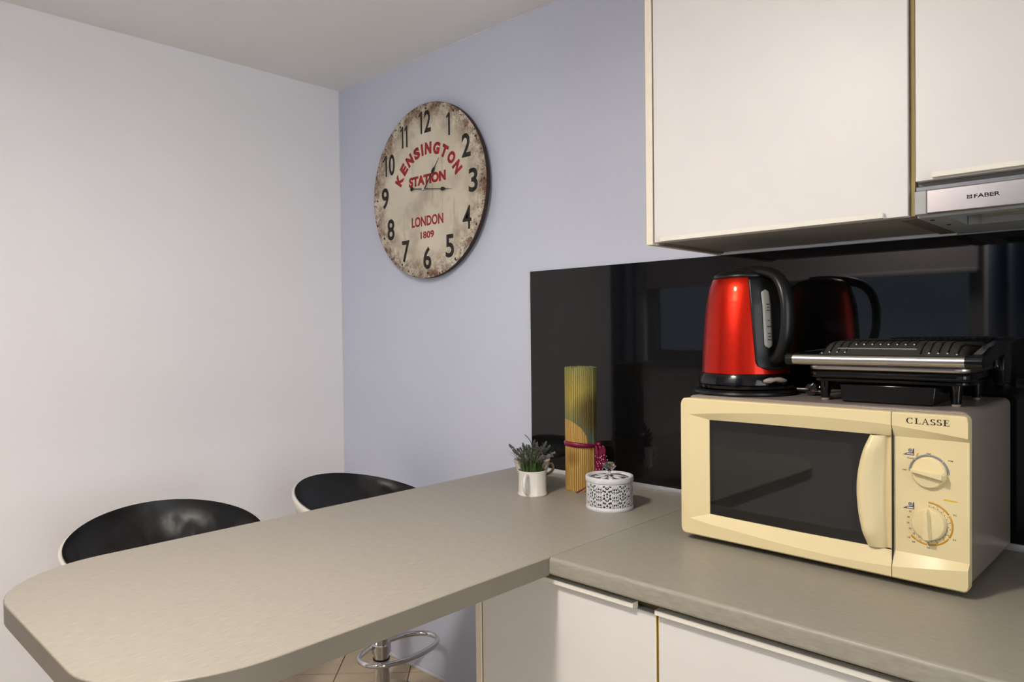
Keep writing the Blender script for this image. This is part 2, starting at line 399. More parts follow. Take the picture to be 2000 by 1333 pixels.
sp = thing('splashback', 'glossy black glass splashback panel behind the microwave', 'splashback', (0, 0, T))
SX = .9925
MB().box(SX, XR-.002, -.0065, -.0005, .0125, .5835).build('glass_panel', black_glass, sp)
MB().box(SX-.0012, SX, -.0068, -.0005, .0125, .5835).build('edge_strip', alu, sp)
MB().prism([(-.0006, 0), (-.012, 0), (-.012, .004), (-.0085, .012), (-.0006, .012)], SX, XR-.002, 'yz').build('sealing_strip', alu, sp)

# ------------------------------------------------------------------ cabinets
def grip(parent, x0, x1, y, z, down, name='handle'):
    """edge grip: flange out of the door edge with a lip; down=+1 lip hangs, -1 lip stands"""
    m = MB(); t = .002
    m.prism([(y, z), (y-.0115, z), (y-.0115, z-down*.0085), (y-.0100, z-down*.0085), (y-.0100, z-down*t), (y, z-down*t)], x0, x1, 'yz')
    return m.build(name, cab_grip, parent, bevel=.0005, seg=1)
cab_grip = M('white_grip_profile', (228, 224, 212), .4)
gold_edge = M('golden_edge_band', (206, 184, 112), .5, noise=(30, .1))
def base_cab(x0, x1, label, hx0, hx1, panel):
    t = thing('base_cabinet', label, 'cabinet', (0, 0, 0), group='white base cabinets under the worktop')
    y = -.575
    if panel: MB().box(x0-.0185, x0-.0015, y, -.02, .0, .7403).build('side_panel', cab_edge, t, bevel=.001, seg=1)
    MB().box(x0, x1, y+.021, -.02, .10, .7403).build('carcass', cab_gap, t)
    MB().box(x0, x1, y+.06, y+.075, .0, .0995).build('plinth', dark_gap, t)
    d = MB().box(x0+.003, x1-.003, y, y+.018, .105, .7165).build('door', cab_white, t, bevel=.0012)
    grip(d, hx0, hx1, y, .7285, 1)
    MB().box(x1-.0030, x1-.0018, y+.001, y+.0178, .106, .716).build('edge_strip', gold_edge, d)
    MB().box(x0+.0018, x0+.0030, y+.001, y+.0178, .106, .716).build('edge_strip', gold_edge, d)
    MB().box(hx0, hx1, y-.0001, y+.004, .7165, .7285).build('handle_web', cab_grip, d)
    MB().box(x0+.002, x1-.002, y+.005, y+.0195, .7295, .7400).build('painted_gap_shade', dark_gap, t)  # dark filler strip, stands in for the shade under the worktop
base_cab(1.3615, 1.7765, 'white base cabinet with cream side panel beneath the breakfast bar', 1.395, 1.737, True)
base_cab(1.7765, 2.192, 'white base cabinet below the microwave, its grip starting at the door edge', 1.779, 2.15, False)
base_cab(2.192, 2.607, 'white base cabinet at the right edge, mostly outside the view', 2.2, 2.57, False)

brown_edge = M('brown_board_edge', (112, 103, 92), .6, noise=(20, .12))
ub = thing('wall_cabinet', 'tall white wall cabinet with flush door above the kettle', 'cabinet', (0, 0, 0), group='white wall cabinets')
Z0 = 1.3595; ZT = 2.06
MB().box(1.584, 1.6000, -.300, -.0005, Z0, ZT).build('side_panel', cab_edge, ub, bevel=.001, seg=1)
MB().box(1.6003, 2.0865, -.279, -.0005, Z0+.004, ZT).build('carcass', cab_under, ub)
MB().box(2.0795, 2.0865, -.290, -.279, Z0+.004, ZT).build('carcass_edge', cab_gap, ub)
MB().box(1.6005, 1.614, -.279, -.02, Z0, Z0+.0039).build('bottom_edge', brown_edge, ub)
MB().box(2.062, 2.0865, -.279, -.02, Z0, Z0+.0039).build('bottom_edge', brown_edge, ub)
MB().box(1.606, 2.0865, -.018, -.007, Z0-.003, Z0+.0039).build('sealing_bead', caulk, ub, bevel=.002)
d = MB().box(1.6035, 2.0785, -.300, -.281, Z0+.0035, ZT).build('door', cab_white, ub, bevel=.0012)
MB().prism([(-.3003, Z0+.012), (-.3105, Z0+.0125), (-.3105, Z0+.0035), (-.3003, Z0+.003)], 1.623, 2.044, 'yz').build('handle', cab_grip, d, bevel=.0004, seg=1)
ub2 = thing('hood_cabinet', 'short white wall cabinet above the steel cooker hood', 'cabinet', (0, 0, 0), group='white wall cabinets')
MB().box(2.0875, 2.69, -.279, -.0005, 1.411, ZT).build('carcass', cab_under, ub2)
d = MB().box(2.0895, 2.688, -.300, -.281, 1.4165, ZT).build('door', cab_white, ub2, bevel=.0012)
MB().prism([(-.3003, 1.4265), (-.3105, 1.427), (-.3105, 1.4185), (-.3003, 1.4175)], 2.115, 2.655, 'yz').build('handle', cab_grip, d, bevel=.0004, seg=1)

hd = thing('cooker_hood', 'slim brushed steel cooker hood under the short wall cabinet', 'hood', (0, 0, 0))
hz = 1.3595
m = MB(); m.box(2.088, 2.128, -.284, -.001, hz, 1.408).box(2.648, 2.688, -.284, -.001, hz, 1.408).box(2.128, 2.648, -.284, -.262, hz, 1.408).box(2.128, 2.648, -.13, -.001, hz, 1.408).box(2.128, 2.648, -.262, -.13, 1.395, 1.408)
m.build('housing', grey_plastic, hd, bevel=.001, seg=1)
MB().prism([(-.258, 1.388), (-.258, 1.391), (-.132, 1.372), (-.132, 1.369)], 2.150, 2.64, 'yz').build('grease_filter', filter_m, hd)
MB().box(2.150, 2.64, -.136, -.1305, hz-.0005, 1.3695).build('filter_rail', alu, hd)
MB().box(2.106, 2.672, -.3035, -.2845, 1.3635, 1.4005).build('fascia', steel, hd, bevel=.0015)
MB().box(2.0885, 2.1057, -.301, -.2845, 1.3635, 1.4005).build('end_cap', grey_plastic, hd, bevel=.001)
MB().box(2.6723, 2.6885, -.301, -.2845, 1.3635, 1.4005).build('end_cap', grey_plastic, hd, bevel=.001)
MB().box(2.0885, 2.6885, -.294, -.2845, 1.4012, 1.4085).build('top_rail', M('dark_grey_rail', (112, 114, 120), .35, metal=.5), hd, bevel=.001)
for x, y in ((2.102, -.25), (2.108, -.17)):
    MB().lathe([(.0, -.0015), (.003, -.0015), (.004, 0)], 12, x, y).build('screw', dark_gap, hd, loc=(0, 0, hz))
text('brand_lettering', 'FABER', ink, hd, (.0335, .0062), (2.1875, 1.3827), -.3036, bold=.02)
m = MB()
for i, j in ((0, 0), (0, 1), (1, 0), (2, 0), (2, 1), (1, 1)):
    m.box(2.1615+i*.0024, 2.1615+i*.0024+.0019, -.3039, -.3034, 1.3796+j*.0032, 1.3796+j*.0032+(.0027 if i != 1 else .0018))
m.build('brand_mark', ink, hd)

# ------------------------------------------------------------------ microwave oven
MA = R(-1.27)
mo = thing('microwave_oven', 'cream microwave oven with two dials standing on the worktop', 'microwave', (1.684, -.337, T), MA)
W, ZB, ZTP, YR = .4875, .012, .2775, .010
def rrect(x0, x1, z0, z1, r, n=6):
    return arc(x1-r, z1-r, r, r, 0, 90, n)+arc(x0+r, z1-r, r, r, 90, 180, n)+arc(x0+r, z0+r, r, r, 180, 270, n)+arc(x1-r, z0+r, r, r, 270, 360, n)
MB().prism(rrect(.004, W-.003, ZB, ZTP+.0040, .011), .0225, .312, 'xz').build('casing', mw_body, mo, bevel=.003, seg=2)
for x in (.04, .45):
    for y in (.05, .28): MB().lathe([(.011, 0), (.013, ZB)], 16, x, y).build('foot', black_pl, mo)
Ct = [(0, .234), (.0175, .234), (.1006, .2418), (.1686, .2462), (.2318, .2479), (.2909, .2477), (.3461, .2458), (.3815, .244), (.4466, .2368), (W, .2316)]
It = [(0, .234), (.0175, .234), (.056, .2248), (.135, .2256), (.2317, .2256), (W, .2252)]
Ib = [(0, .0318), (.0175, .0318), (.056, .0438), (.134, .0427), (.2308, .0418), (W, .0425)]
Cb = [(0, .0318), (.0175, .0318), (.0631, .0266), (.1166, .0234), (.1672, .0198), (.2307, .0162), (.2899, .0143), (.3454, .0157), (.3809, .0179), (.4463, .0273), (W, .0338)]
DEP = .0095
def dep(u): return DEP*max(0, min(1, (u-.0175)/.0385))
FH = ZTP-ZB-.0005
def front(u0, u1, hole, name, hl, hr):
    us = sorted(set([u0, u1]+[u0+(u1-u0)*i/36 for i in range(37)]+[u for u in (.0175, .056, .3455, .3795) if u0 < u < u1]))
    def col(u):
        e = .003; rl = .009 if hl else 0; rrr = .007 if hr else 0
        dz = 0
        if hl and u < u0+rl: dz = rl-math.sqrt(max(0, rl**2-(u0+rl-u)**2))
        if hr and u > u1-rrr: dz = rrr-math.sqrt(max(0, rrr**2-(u-u1+rrr)**2))
        d = dep(u)
        return [(u, .0225, ZB+dz), (u, .0025, ZB+dz), (u, 0, ZB+dz+.0025), (u, 0, ZB+max(interp(Cb, u), dz+.003)), (u, d, ZB+interp(Ib, u)),
                (u, d, ZB+interp(It, u)), (u, 0, ZB+min(interp(Ct, u), FH-dz-.003)), (u, 0, ZB+FH-dz-.0025), (u, .0025, ZB+FH-dz), (u, .0225, ZB+FH-dz)]
    if hl: us = sorted(set(us+[u0+.009*k/5 for k in range(6)]))
    if hr: us = sorted(set(us+[u1-.007*k/5 for k in range(6)]))
    cols = [col(u) for u in us]; m = MB(); nr = 10
    vs = [p for c in cols for p in c]; fs = []
    for i in range(len(us)-1):
        for j in range(nr-1):
            if hole and j == 4 and us[i] >= .0559 and us[i+1] <= .3796: continue
            fs.append((i*nr+j, (i+1)*nr+j, (i+1)*nr+j+1, i*nr+j+1))
    fs += [tuple(range(nr)), tuple((len(us)-1)*nr+j for j in range(nr))[::-1]]
    m.add(vs, fs)
    return m.build(name, cream_pl, mo, smooth=14)
door = front(0, .3812, True, 'door', True, False)
panel = front(.3826, W, False, 'control_panel', False, True)
MB().box(.3810, .3828, .004, .0225, ZB+.002, ZB+FH-.002).build('seam', dark_gap, mo)
# window glass
MB().prism([(u, ZB+interp(Ib, u)-.002) for u in (.0535, .135, .23, .30, .356)]+[(u, ZB+interp(It, u)+.002) for u in (.356, .30, .23, .135, .0535)], .0115, .014, 'xz').build('window_glass', door_m, door)
m = MB(); hole_edge = []
for a, b_ in (((.056, Ib), (.3455, Ib)), ((.056, It), (.3455, It))):
    us = [.056+(.3455-.056)*i/20 for i in range(21)]
    m.grid([[(u, DEP, ZB+interp(a[1], u)) for u in us], [(u, DEP+.0025, ZB+interp(a[1], u)) for u in us]])
m.grid([[(.056, DEP, ZB+interp(Ib, .056)), (.056, DEP, ZB+interp(It, .056))], [(.056, DEP+.0025, ZB+interp(Ib, .056)), (.056, DEP+.0025, ZB+interp(It, .056))]])
m.build('window_reveal', cream_pl, door)
# lens shaped handle
rows = []; z0, z1 = ZB+.0428, ZB+.2250
for k in range(29):
    t = k/28; z = z0+(z1-z0)*t; e = 4*t*(1-t)
    uL = .3478-.0203*e-(.004*(1-t) if t < .5 else 0)*(1-e)
    uR = .3795; row = []
    for q, hgt in ((0, DEP+.003), (.02, .001), (.07, -.006), (.17, -.0105), (.32, -.0095), (.5, -.002), (.66, .0075), (.78, .0140), (.88, .0145), (.94, .012), (1, DEP)):
        f = .35+.65*min(1, e*2.2)
        row.append((uL+(uR-uL)*q, DEP+(hgt-DEP)*f if hgt < DEP else hgt, z))
    rows.append(row)
MB().grid(rows).build('handle', cream_pl, door, smooth=60)
# dials
def knob(u, v, rot, r):
    t = MB(); c = (u, v)
    prof = [(r, DEP), (r*.985, DEP-.005), (r*.9, DEP-.0075), (r*.5, DEP-.009), (0, DEP-.0095)]
    vs = MB(); vs.lathe(prof, 40)
    t.add([(c[0]+x, z, ZB+c[1]+y) for x, y, z in vs.v], vs.f)
    k = t.build('dial', cream_knob, panel, smooth=40)
    g = MB(); ca, sa = math.cos(rot), math.sin(rot); rows = []
    for q in (-1, -.9, -.6, -.2, .2, .6, .9, 1):
        hw = r*(.10+.20*(1-q)/2)*(1 if abs(q) < .99 else .5); x = q*r*.97
        row = []
        for s_, yy in ((-1.5, DEP-.006), (-1.0, DEP-.009), (-.55, DEP-.0185), (.55, DEP-.0185), (1.0, DEP-.009), (1.5, DEP-.006)):
            y_ = yy+(.0035 if abs(q) > .95 and abs(s_) < 1 else 0)
            row.append((c[0]+x*ca-s_*hw*sa, y_, ZB+c[1]+x*sa+s_*hw*ca))
        rows.append(row)
    g.grid(rows)
    n = 6; L = (len(rows)-1)*n; g.f += [tuple(range(n)), tuple(range(L, L+n))[::-1]]
    g.build('grip_ridge', cream_knob, k, smooth=25)
knob(.4334, .1735, R(172), .0245)
knob(.4328, .0933, R(90), .0243)
blue_ink = M('grey_blue_ink', (132, 136, 146), .5); orange_ink = M('orange_ink', (208, 148, 30), .5); icon_ink = M('slate_ink', (74, 74, 78), .5); yel_ink = M('yellow_ink', (226, 186, 60), .5)
def arcstrip(name, cu, cv, r0_, r1_, a0, a1, mat, n=32):
    m = MB(); a = [R(a0+(a1-a0)*i/n) for i in range(n+1)]; y = DEP-.0002
    m.grid([[(cu+r*math.cos(t), y, ZB+cv+r*math.sin(t)) for t in a] for r in (r0_, r1_)]); return m.build(name, mat, panel, solid=.0001)
arcstrip('printed_power_scale', .4330, .1728, .0253, .0285, 0, 180, blue_ink)
for a in (2, 45, 90, 135, 178):
    m = MB(); m.lathe([(0, 0), (.0011, 0)], 10); m2 = MB(); m2.add([(.4330+.0269*math.cos(R(a))+x, DEP-.0004, ZB+.1728+.0269*math.sin(R(a))+y) for x, y, z in m.v], m.f)
    m2.build('scale_dot', dot_m, panel, smooth=0)
for a0, a1 in ((90, 33), (30, -31), (-34, -91), (-94, -121), (-123, -137)):
    arcstrip('printed_timer_scale', .4322, .0938, .0318, .0342, a0, a1, orange_ink, 12)
arcstrip('printed_timer_ring', .4322, .0938, .0262, .0265, 88, -120, icon_ink, 40)
m = MB()
for a in list(range(88, -121, -13)):
    ca, sa = math.cos(R(a)), math.sin(R(a)); q = .0003
    m.add([(.4322+r*ca+s_*q*-sa, DEP-.0003, ZB+.0938+r*sa+s_*q*ca) for r, s_ in ((.0262, -1), (.0285, -1), (.0285, 1), (.0262, 1))], [(0, 1, 2, 3)])
m.build('printed_timer_ticks', icon_ink, panel, smooth=0)
yT = DEP-.0002
for i, (s_, a) in enumerate(zip('1 2 3 4 5 6 7 8 10 12'.split(), (66, 47, 28, 12, -8, -26, -46, -66, -90, -112))):
    text('printed_number', s_, icon_ink, panel, (None, .0024), (.4322+.0301*math.cos(R(a)), ZB+.0938+.0301*math.sin(R(a))), yT)
for s_, u, v in (('0.2', .4682, .1129), ('0.4', .4675, .0752), ('0.6', .4318, .0562), ('0.8', .4112, .0612), ('1.0', .4044, .0672), ('35', .4065, .1088), ('30', .4040, .0994), ('25', .4034, .0901), ('20', .4062, .0815), ('15', .4118, .0745)):
    text('printed_number', s_, icon_ink, panel, (None, .0026), (u, ZB+v), yT)
for s_, u, v in (('Med', .4327, .2026), ('M.Low', .4072, .1931), ('M.High', .4625, .1945), ('Low', .3985, .1740)):
    text('printed_word', s_, icon_ink, panel, (None, .0024), (u, ZB+v), yT)
for v in (.2037, .1189):
    m = MB(); y = DEP-.0003; b0 = ZB+v-.0062
    m.add([(.3955, y, b0), (.4122, y, b0), (.4122, y, b0+.0118), (.4105, y, b0+.0100), (.4095, y, b0+.0045), (.403, y, b0+.0040)], [(0, 1, 2, 3, 4, 5)])
    m.build('printed_icon', icon_ink, panel, smooth=0)
    m = MB(); m.add([(.4065+.0030*math.cos(R(a)), y, ZB+v+.0015+.0030*math.sin(R(a))) for a in range(0, 360, 24)], [tuple(range(15))]); m.build('printed_icon', blue_ink, panel, smooth=0)
    m = MB(); m.box(.402, .4110, y-.0002, y, b0+.0012, b0+.0028); m.build('printed_icon', dot_m, panel, smooth=0)
m = MB(); y = DEP-.0003
m.add([(.4148, y, ZB+.1968), (.4168, y, ZB+.2006), (.4152, y, ZB+.2010), (.4190, y, ZB+.2022), (.4178, y, ZB+.2002), (.4162, y, ZB+.1965)], [(0, 1, 2, 3, 4, 5)]); m.build('printed_icon', orange_ink, panel, smooth=0)
m = MB(); m.add([(.4516, y, ZB+.1338), (.4545, y, ZB+.1352), (.4700, y, ZB+.1345), (.4735, y, ZB+.1333), (.4680, y, ZB+.1322), (.4550, y, ZB+.1326)], [(0, 1, 2, 3, 4, 5)]); m.build('printed_icon', yel_ink, panel, smooth=0)
# serif brand lettering, stroke by stroke
def serif_word(word, x0, x1, zb, h, parent, y):
    m = MB(); th, tn, sf = .20, .075, .10
    def q(pts): m.add([(p[0], y, p[1]) for p in pts], [tuple(range(len(pts)))])
    adv = {'C': .95, 'L': .82, 'A': 1.0, 'S': .70, 'E': .85}; tot = sum(adv[c]+.1 for c in word)-.1
    sx_ = (x1-x0)/tot; x = x0
    for c in word:
        P = lambda a, b_: (x+a*sx_, zb+b_*h)
        bar = lambda a, b_, c_, d: q([P(a, b_), P(c_, b_), P(c_, d), P(a, d)])
        def sweep(cx, cy, rx, ry, a0, a1, wf):
            n = 18; pr = None
            for i in range(n+1):
                a = R(a0+(a1-a0)*i/n); k = wf(a); cur = (P(cx+(rx+k/2)*math.cos(a), cy+(ry+k*.35)*math.sin(a)), P(cx+(rx-k/2)*math.cos(a), cy+(ry-k*.35)*math.sin(a)))
                if pr: q([pr[0], cur[0], cur[1], pr[1]])
                pr = cur
        wv = lambda a: tn+(th-tn)*abs(math.cos(a))
        if c == 'C':
            sweep(.47, .5, .40, .46, 42, 318, wv); bar(.74, .68, .79, .97); bar(.74, .05, .78, .22)
        elif c == 'L':
            bar(.16, 0, .16+th, 1); bar(.02, 0, .78, tn); bar(.02, 1-tn, .45, 1); bar(.72, 0, .78, .28)
        elif c == 'A':
            q([P(.10, 0), P(.16, 0), P(.50, .93), P(.46, 1)]); q([P(.44, 1), P(.54, 1), P(.90, 0), P(.74, 0)]); bar(.25, .33, .72, .33+tn); bar(0, 0, .28, tn); bar(.62, 0, 1.0, tn)
        elif c == 'S':
            sweep(.34, .73, .22, .23, 30, 250, wv); sweep(.34, .27, .24, .23, 70, -150, wv); bar(.51, .70, .56, .97); bar(.06, .03, .11, .30)
            q([P(.17, .60), P(.30, .47), P(.52, .40), P(.38, .55)])
        elif c == 'E':
            bar(.14, 0, .14+th, 1); bar(.02, 0, .78, tn); bar(.02, 1-tn, .74, 1); bar(.28, .49, .58, .49+tn); bar(.73, 0, .78, .27); bar(.69, .74, .74, 1); bar(.54, .38, .58, .66)
        x += (adv[c]+.1)*sx_
    return m.build('brand_lettering', ink, parent, smooth=0)
serif_word('CLASSE', .4040, .4640, ZB+.2484, .0094, panel, -.0003)

# ------------------------------------------------------------------ kettle
ke = thing('electric_kettle', 'metallic red kettle with black handle standing on its power base', 'kettle', (1.757, -.210, 1.0547), R(-25.5))
ke.scale = (.962, .962, .962)
MB().lathe([(.0, 0), (.102, 0), (.1045, .003), (.1035, .007), (.098, .010), (.085, .0115), (0, .0115)], 64).build('power_base', black_pl, ke)
MB().lathe([(.0, .0118), (.088, .0118), (.0945, .014), (.0955, .019), (.0935, .0205), (.0955, .0222), (.0945, .034), (.0905, .0425), (.087, .0435), (0, .0435)], 64).build('collar', gloss_black, ke)
RB = [(.0880, .0437), (.0875, .049), (.0862, .082), (.0832, .128), (.0787, .182), (.0715, .218), (.0652, .236), (.0625, .2385)]
body = MB().lathe(RB+[(0, .2385)], 72, cap=False).build('body', red_metal, ke, smooth=50)
def rb(z): return interp([(z_, r_) for r_, z_ in RB], z)
MB().lathe([(.0632, .2386), (.0642, .2405), (.0615, .2455), (.050, .2515), (.030, .2565), (0, .2590)], 64).build('lid', black_pl, ke, smooth=60)
# black back plate under the handle (toward +x)
rows = []
for k in range(25):
    z = .052+(.2385-.052)*k/24; hw = R(25+8*(k/24))
    e = min(1, (k+.3)/2.2); hw *= math.sqrt(1-(1-e)**2)*.999+.02
    rows.append([((rb(z)+.0022)*math.cos(-hw+2*hw*i/20), (rb(z)+.0022)*math.sin(-hw+2*hw*i/20), z) for i in range(21)])
MB().grid(rows).build('back_plate', black_pl, ke, solid=.003, smooth=60)
hp = [(-.026, 0, .2460), (0, 0, .2490), (.030, 0, .2500), (.064, 0, .2475), (.094, 0, .2375), (.1130, 0, .2170), (.1230, 0, .188), (.1250, 0, .155), (.1225, 0, .122), (.1130, 0, .096), (.098, 0, .077), (.076, 0, .066)]
def smoothpts(p, k=4):
    out = []; n = len(p)
    for i in range(n-1):
        a, b_, c, d = [Vector(p[max(0, min(n-1, i+j))]) for j in (-1, 0, 1, 2)]
        for q in range(k):
            t = q/k; out.append(.5*((2*b_)+(c-a)*t+(2*a-5*b_+4*c-d)*t*t+(3*b_-a-3*c+d)*t**3))
    return out+[Vector(p[-1])]
hpts = smoothpts(hp)
MB().tube(hpts, [.0150 if i > 16 else .0150+.0090*(1-i/16) for i in range(len(hpts))], 16, flat=.66, up=(0, 0, 1)).build('handle', black_pl, ke, smooth=60)
# spout (toward -x)
rows = []
for k in range(9):
    z = .195+(.2395-.195)*k/8; q = (k/8)**1.4; hw = .026*(.25+.75*k/8)
    rows.append([(-(rb(z)*math.sqrt(max(0, 1-((i-6)/6*hw/rb(z))**2)))-q*.017*(1-abs((i-6)/6))-.0006, (i-6)/6*hw, z) for i in range(13)])
MB().grid(rows).build('spout', black_pl, ke, smooth=60)
# water gauge on the camera side of the back plate
az = R(-9)
def onbody(a, z, off): r_ = rb(z)+off; return (r_*math.cos(a), r_*math.sin(a), z)
zc0, zc1, hwz = .104, .203, .0088; rows = []
for k in range(31):
    z = zc0-hwz+(zc1-zc0+2*hwz)*k/30; d_ = max(zc0-z, z-zc1, 0); hh = math.sqrt(max(1e-7, hwz**2-d_**2))
    rows.append([onbody(az+hh*(i-2)/2/rb(z), z, .0046) for i in range(5)])
gg = MB().grid(rows).build('water_gauge', gauge_m, ke, solid=.0015, smooth=60)
m = MB()
for z, wd in ((.112, .010), (.118, .006), (.124, .009), (.138, .012), (.150, .006), (.170, .009), (.176, .006), (.182, .009)):
    m.grid([[onbody(az+(x+.001)/rb(z), zz, .0052) for x in (-wd*.3, wd*.5)] for zz in (z-.0008, z+.0008)])
m.build('gauge_marks', ink, gg, smooth=0)
# switch lever on the collar
m = MB(); sa = R(-3)
pts = [(.0975*math.cos(sa+t), .0975*math.sin(sa+t), .0335-.003*abs(t)*4) for t in [-.27+.54*i/10 for i in range(11)]]
m.tube(pts, [.003, .005, .0062, .0062, .0048, .0045, .0055, .006, .0052, .0045, .003], 10, flat=.9).build('switch_lever', clear_pl, ke)

# ------------------------------------------------------------------ contact grill
gr_ = thing('contact_grill', 'black contact grill with steel handle bar lying on the microwave', 'grill', (2.0122, -.059, 1.0547))
gr_.scale = (.967, .967, .967)
X0, X1 = -.101, .158           # local x extents of the lower body
for x, y in ((-.083, -.205), (.128, -.200), (-.083, -.05), (.128, -.05)):
    f = MB().lathe([(.0075, .004), (.0095, .020), (.0125, .039)], 14, x, y).build('leg', gloss_black, gr_)
    MB().lathe([(.0065, 0), (.0070, .0039)], 12, x, y).build('rubber_pad', rubber, f)
MB().prism(rrect(X0+.006, X1-.004, -.235, -.03, .02), .0365, .0435, 'xy').build('base_plate', gloss_black, gr_, bevel=.002)
MB().prism(rrect(X0, X1, -.245, -.024, .022), .0437, .0580, 'xy').build('lower_housing', gloss_black, gr_, bevel=.005, seg=3)
MB().prism(rrect(X0+.002, X1+.002, -.256, -.03, .024), .0582, .0690, 'xy').build('steel_band', steel, gr_, bevel=.004, seg=3)
MB().prism(rrect(X0+.008, X1-.004, -.243, -.03, .022), .0687, .076, 'xy').build('lid_rim', gloss_black, gr_, bevel=.002)
# domed lid with ribs
def lidz(x, y):
    f = max(0, min(1, (y+.243)/.055)); e = max(0, min(1, min(x-(X0+.008), X1-.006-x)/.03))
    return .0762+.0325*math.sin(f*PI/2)**.9*(e*(2-e))**.6
xs = [X0+.008+(X1-.014-X0)*i/40 for i in range(41)]; ys = [-.243+.21*j/20 for j in range(21)]
MB().grid([[(x, y, lidz(x, y)) for x in xs] for y in ys]).build('lid', matt_black, gr_, smooth=60)
nr = 17
for i in range(nr):
    x = X0+.022+(X1-X0-.044)*i/(nr-1); mid = 4 <= i <= 11
    y0 = -.213 if mid else -.232; pts = []
    for k in range(9):
        y = y0+(-.036-y0)*k/8; xx = x+.010*(k/8); pts.append((xx, y, lidz(xx, y)+.0006))
    rib = MB().tube(pts, .0015, 8, flat=.9).build('rib', black_pl, gr_)
    if i < 4 or mid or i > 12:
        MB().ball((pts[0][0], pts[0][1]-.0005, pts[0][2]+.0012), .0021, 10, 6).build('rib_end_glint', chrome, rib)  # small chrome balls stand in for highlights on the rib ends
MB().box(-.055, .075, -.2225, -.2195, lidz(0, -.221)-.004, lidz(0, -.221)+.0012).build('lid_badge', steel, gr_, bevel=.0004, seg=1)
MB().tube([(-.115, -.272, .0775), (.156, -.272, .0775)], .0095, 24).build('handle_bar', steel, gr_)
for x0, x1, arm in ((-.1275, -.1152, True), (.1562, .180, True)):
    c = MB().tube([(x0, -.272, .0775), (x1, -.272, .0775)], .0103, 24).build('handle_cap', gloss_black, gr_)
MB().prism([(-.268, .066), (-.268, .089), (-.20, .100), (-.10, .109), (-.03, .108), (-.03, .085), (-.12, .082), (-.20, .072)], .162, .179, 'yz').build('handle_arm', gloss_black, gr_, bevel=.003)
MB().prism([(-.268, .068), (-.268, .087), (-.20, .090), (-.10, .092), (-.03, .092), (-.03, .074), (-.12, .07), (-.20, .066)], -.1265, -.1155, 'yz').build('handle_arm', gloss_black, gr_, bevel=.003)
MB().prism([(-.02, .03), (-.075, .03), (-.085, .06), (-.07, .095), (-.02, .10)], X1+.001, X1+.019, 'yz').build('hinge', gloss_black, gr_, bevel=.004)
MB().prism([(-.02, .03), (-.075, .03), (-.085, .06), (-.07, .085), (-.02, .09)], X0-.018, X0-.001, 'yz').build('hinge', gloss_black, gr_, bevel=.004)
MB().prism([(-.050, .0335), (-.046, .0005), (.101, .0005), (.105, .0335)], -.228, -.10, 'xz').build('drip_tray', gloss_black, gr_, bevel=.003)
pts = smoothpts([(-.07, -.022, .05), (-.10, -.020, .045), (-.12, -.030, .020), (-.128, -.05, .008), (-.132, -.085, .008), (-.131, -.105, .009)])
MB().tube(pts, .0032, 8).build('power_cord', black_pl, gr_)
pg = MB().tube([(-.131, -.104, .0095), (-.131, -.118, .0110), (-.131, -.140, .0125), (-.131, -.150, .0125)], [.006, .008, .0115, .0118], 12).build('plug', black_pl, gr_)
for a, dx, dz in ((0, -.020, .001), (1, .019, -.002)):
    s_ = -1 if a == 0 else 1
    MB().tube([(-.131+s_*.004, -.152, .0125+dz), (-.131+s_*.004+dx, -.158, .0125+dz)], .0021, 8).build('plug_pin', chrome, pg)
MB().tube([(-.134, -.151, .019), (-.128, -.153, .022), (-.125, -.153, .026)], .0014, 6).build('earth_clip', chrome, pg)

# ------------------------------------------------------------------ wall clock
ck = thing('wall_clock', 'large round distressed station clock hanging on the lavender wall', 'clock', (.5490, -.0005, 1.6525))
CR = .2905; yf = -.0295
def disc(name, r, ya, yb, mat, parent, n=96):
    m = MB(); m.prism([(r*math.cos(2*PI*i/n), r*math.sin(2*PI*i/n)) for i in range(n)], ya, yb, 'xz'); return m.build(name, mat, parent, smooth=40)
disc('backing_board', CR, yf+.0006, -.014, hook_m, ck)
disc('hanger', .09, -.014, 0, hook_m, ck, 32)
face = disc('face', CR-.0012, yf, yf+.0006, clock_m, ck)
cxo, czo = -.0020, .006       # centre of the hands relative to the disc centre
NR = .2265
def one(x, z, name='numeral'):
    m = MB(); h_ = .037; st = .0042
    m.prism([(x-st, z-h_), (x+st, z-h_), (x+st, z+h_), (x-st*.6, z+h_), (x-st*3.2, z+h_*.70), (x-st*3.0, z+h_*.52), (x-st, z+h_*.66)], yf-.0003, yf-.0001, 'xz')
    return m.build(name, ink, ck, smooth=0)
for h in range(1, 13):
    a = R(90-30*h); x, z = cxo+.006+NR*math.cos(a), czo-.003+NR*math.sin(a)
    if h == 1: one(x+.004, z)
    elif h == 11: one(x-.010, z); one(x+.013, z)
    elif h in (10, 12): one(x-.022, z); text('numeral', str(h-10), ink, ck, (.034, .074), (x+.010, z), yf-.0001, bold=.022)
    else: text('numeral', str(h), ink, ck, (.041, .075), (x, z), yf-.0001, bold=.006 if h == 4 else .022)
for k in range(60):
    a = R(6*k); hr = k % 5 == 0; rd = .2735 if hr else .276
    if hr:
        m = MB(); m.prism([(cxo+.008+rd*math.cos(a)+.0042*math.cos(t*PI/5), czo-.006+rd*math.sin(a)+.0042*math.sin(t*PI/5)) for t in range(10)], yf-.0003, yf-.0001, 'xz')
        m.build('hour_dot', ink, ck, smooth=0)
m = MB()
for k in range(60):
    if k % 5 == 0: continue
    a = R(6*k); ca, sa = math.cos(a), math.sin(a)
    m.add([(cxo+.008+r_*ca-s_*.0007*sa, yf-.0002, czo-.006+r_*sa+s_*.0007*ca) for r_, s_ in ((.272, -1), (.279, -1), (.279, 1), (.272, 1))], [(0, 1, 2, 3)])
m.build('minute_ticks', M('faded_brown_ink', (110, 84, 66), .6), ck, smooth=0)
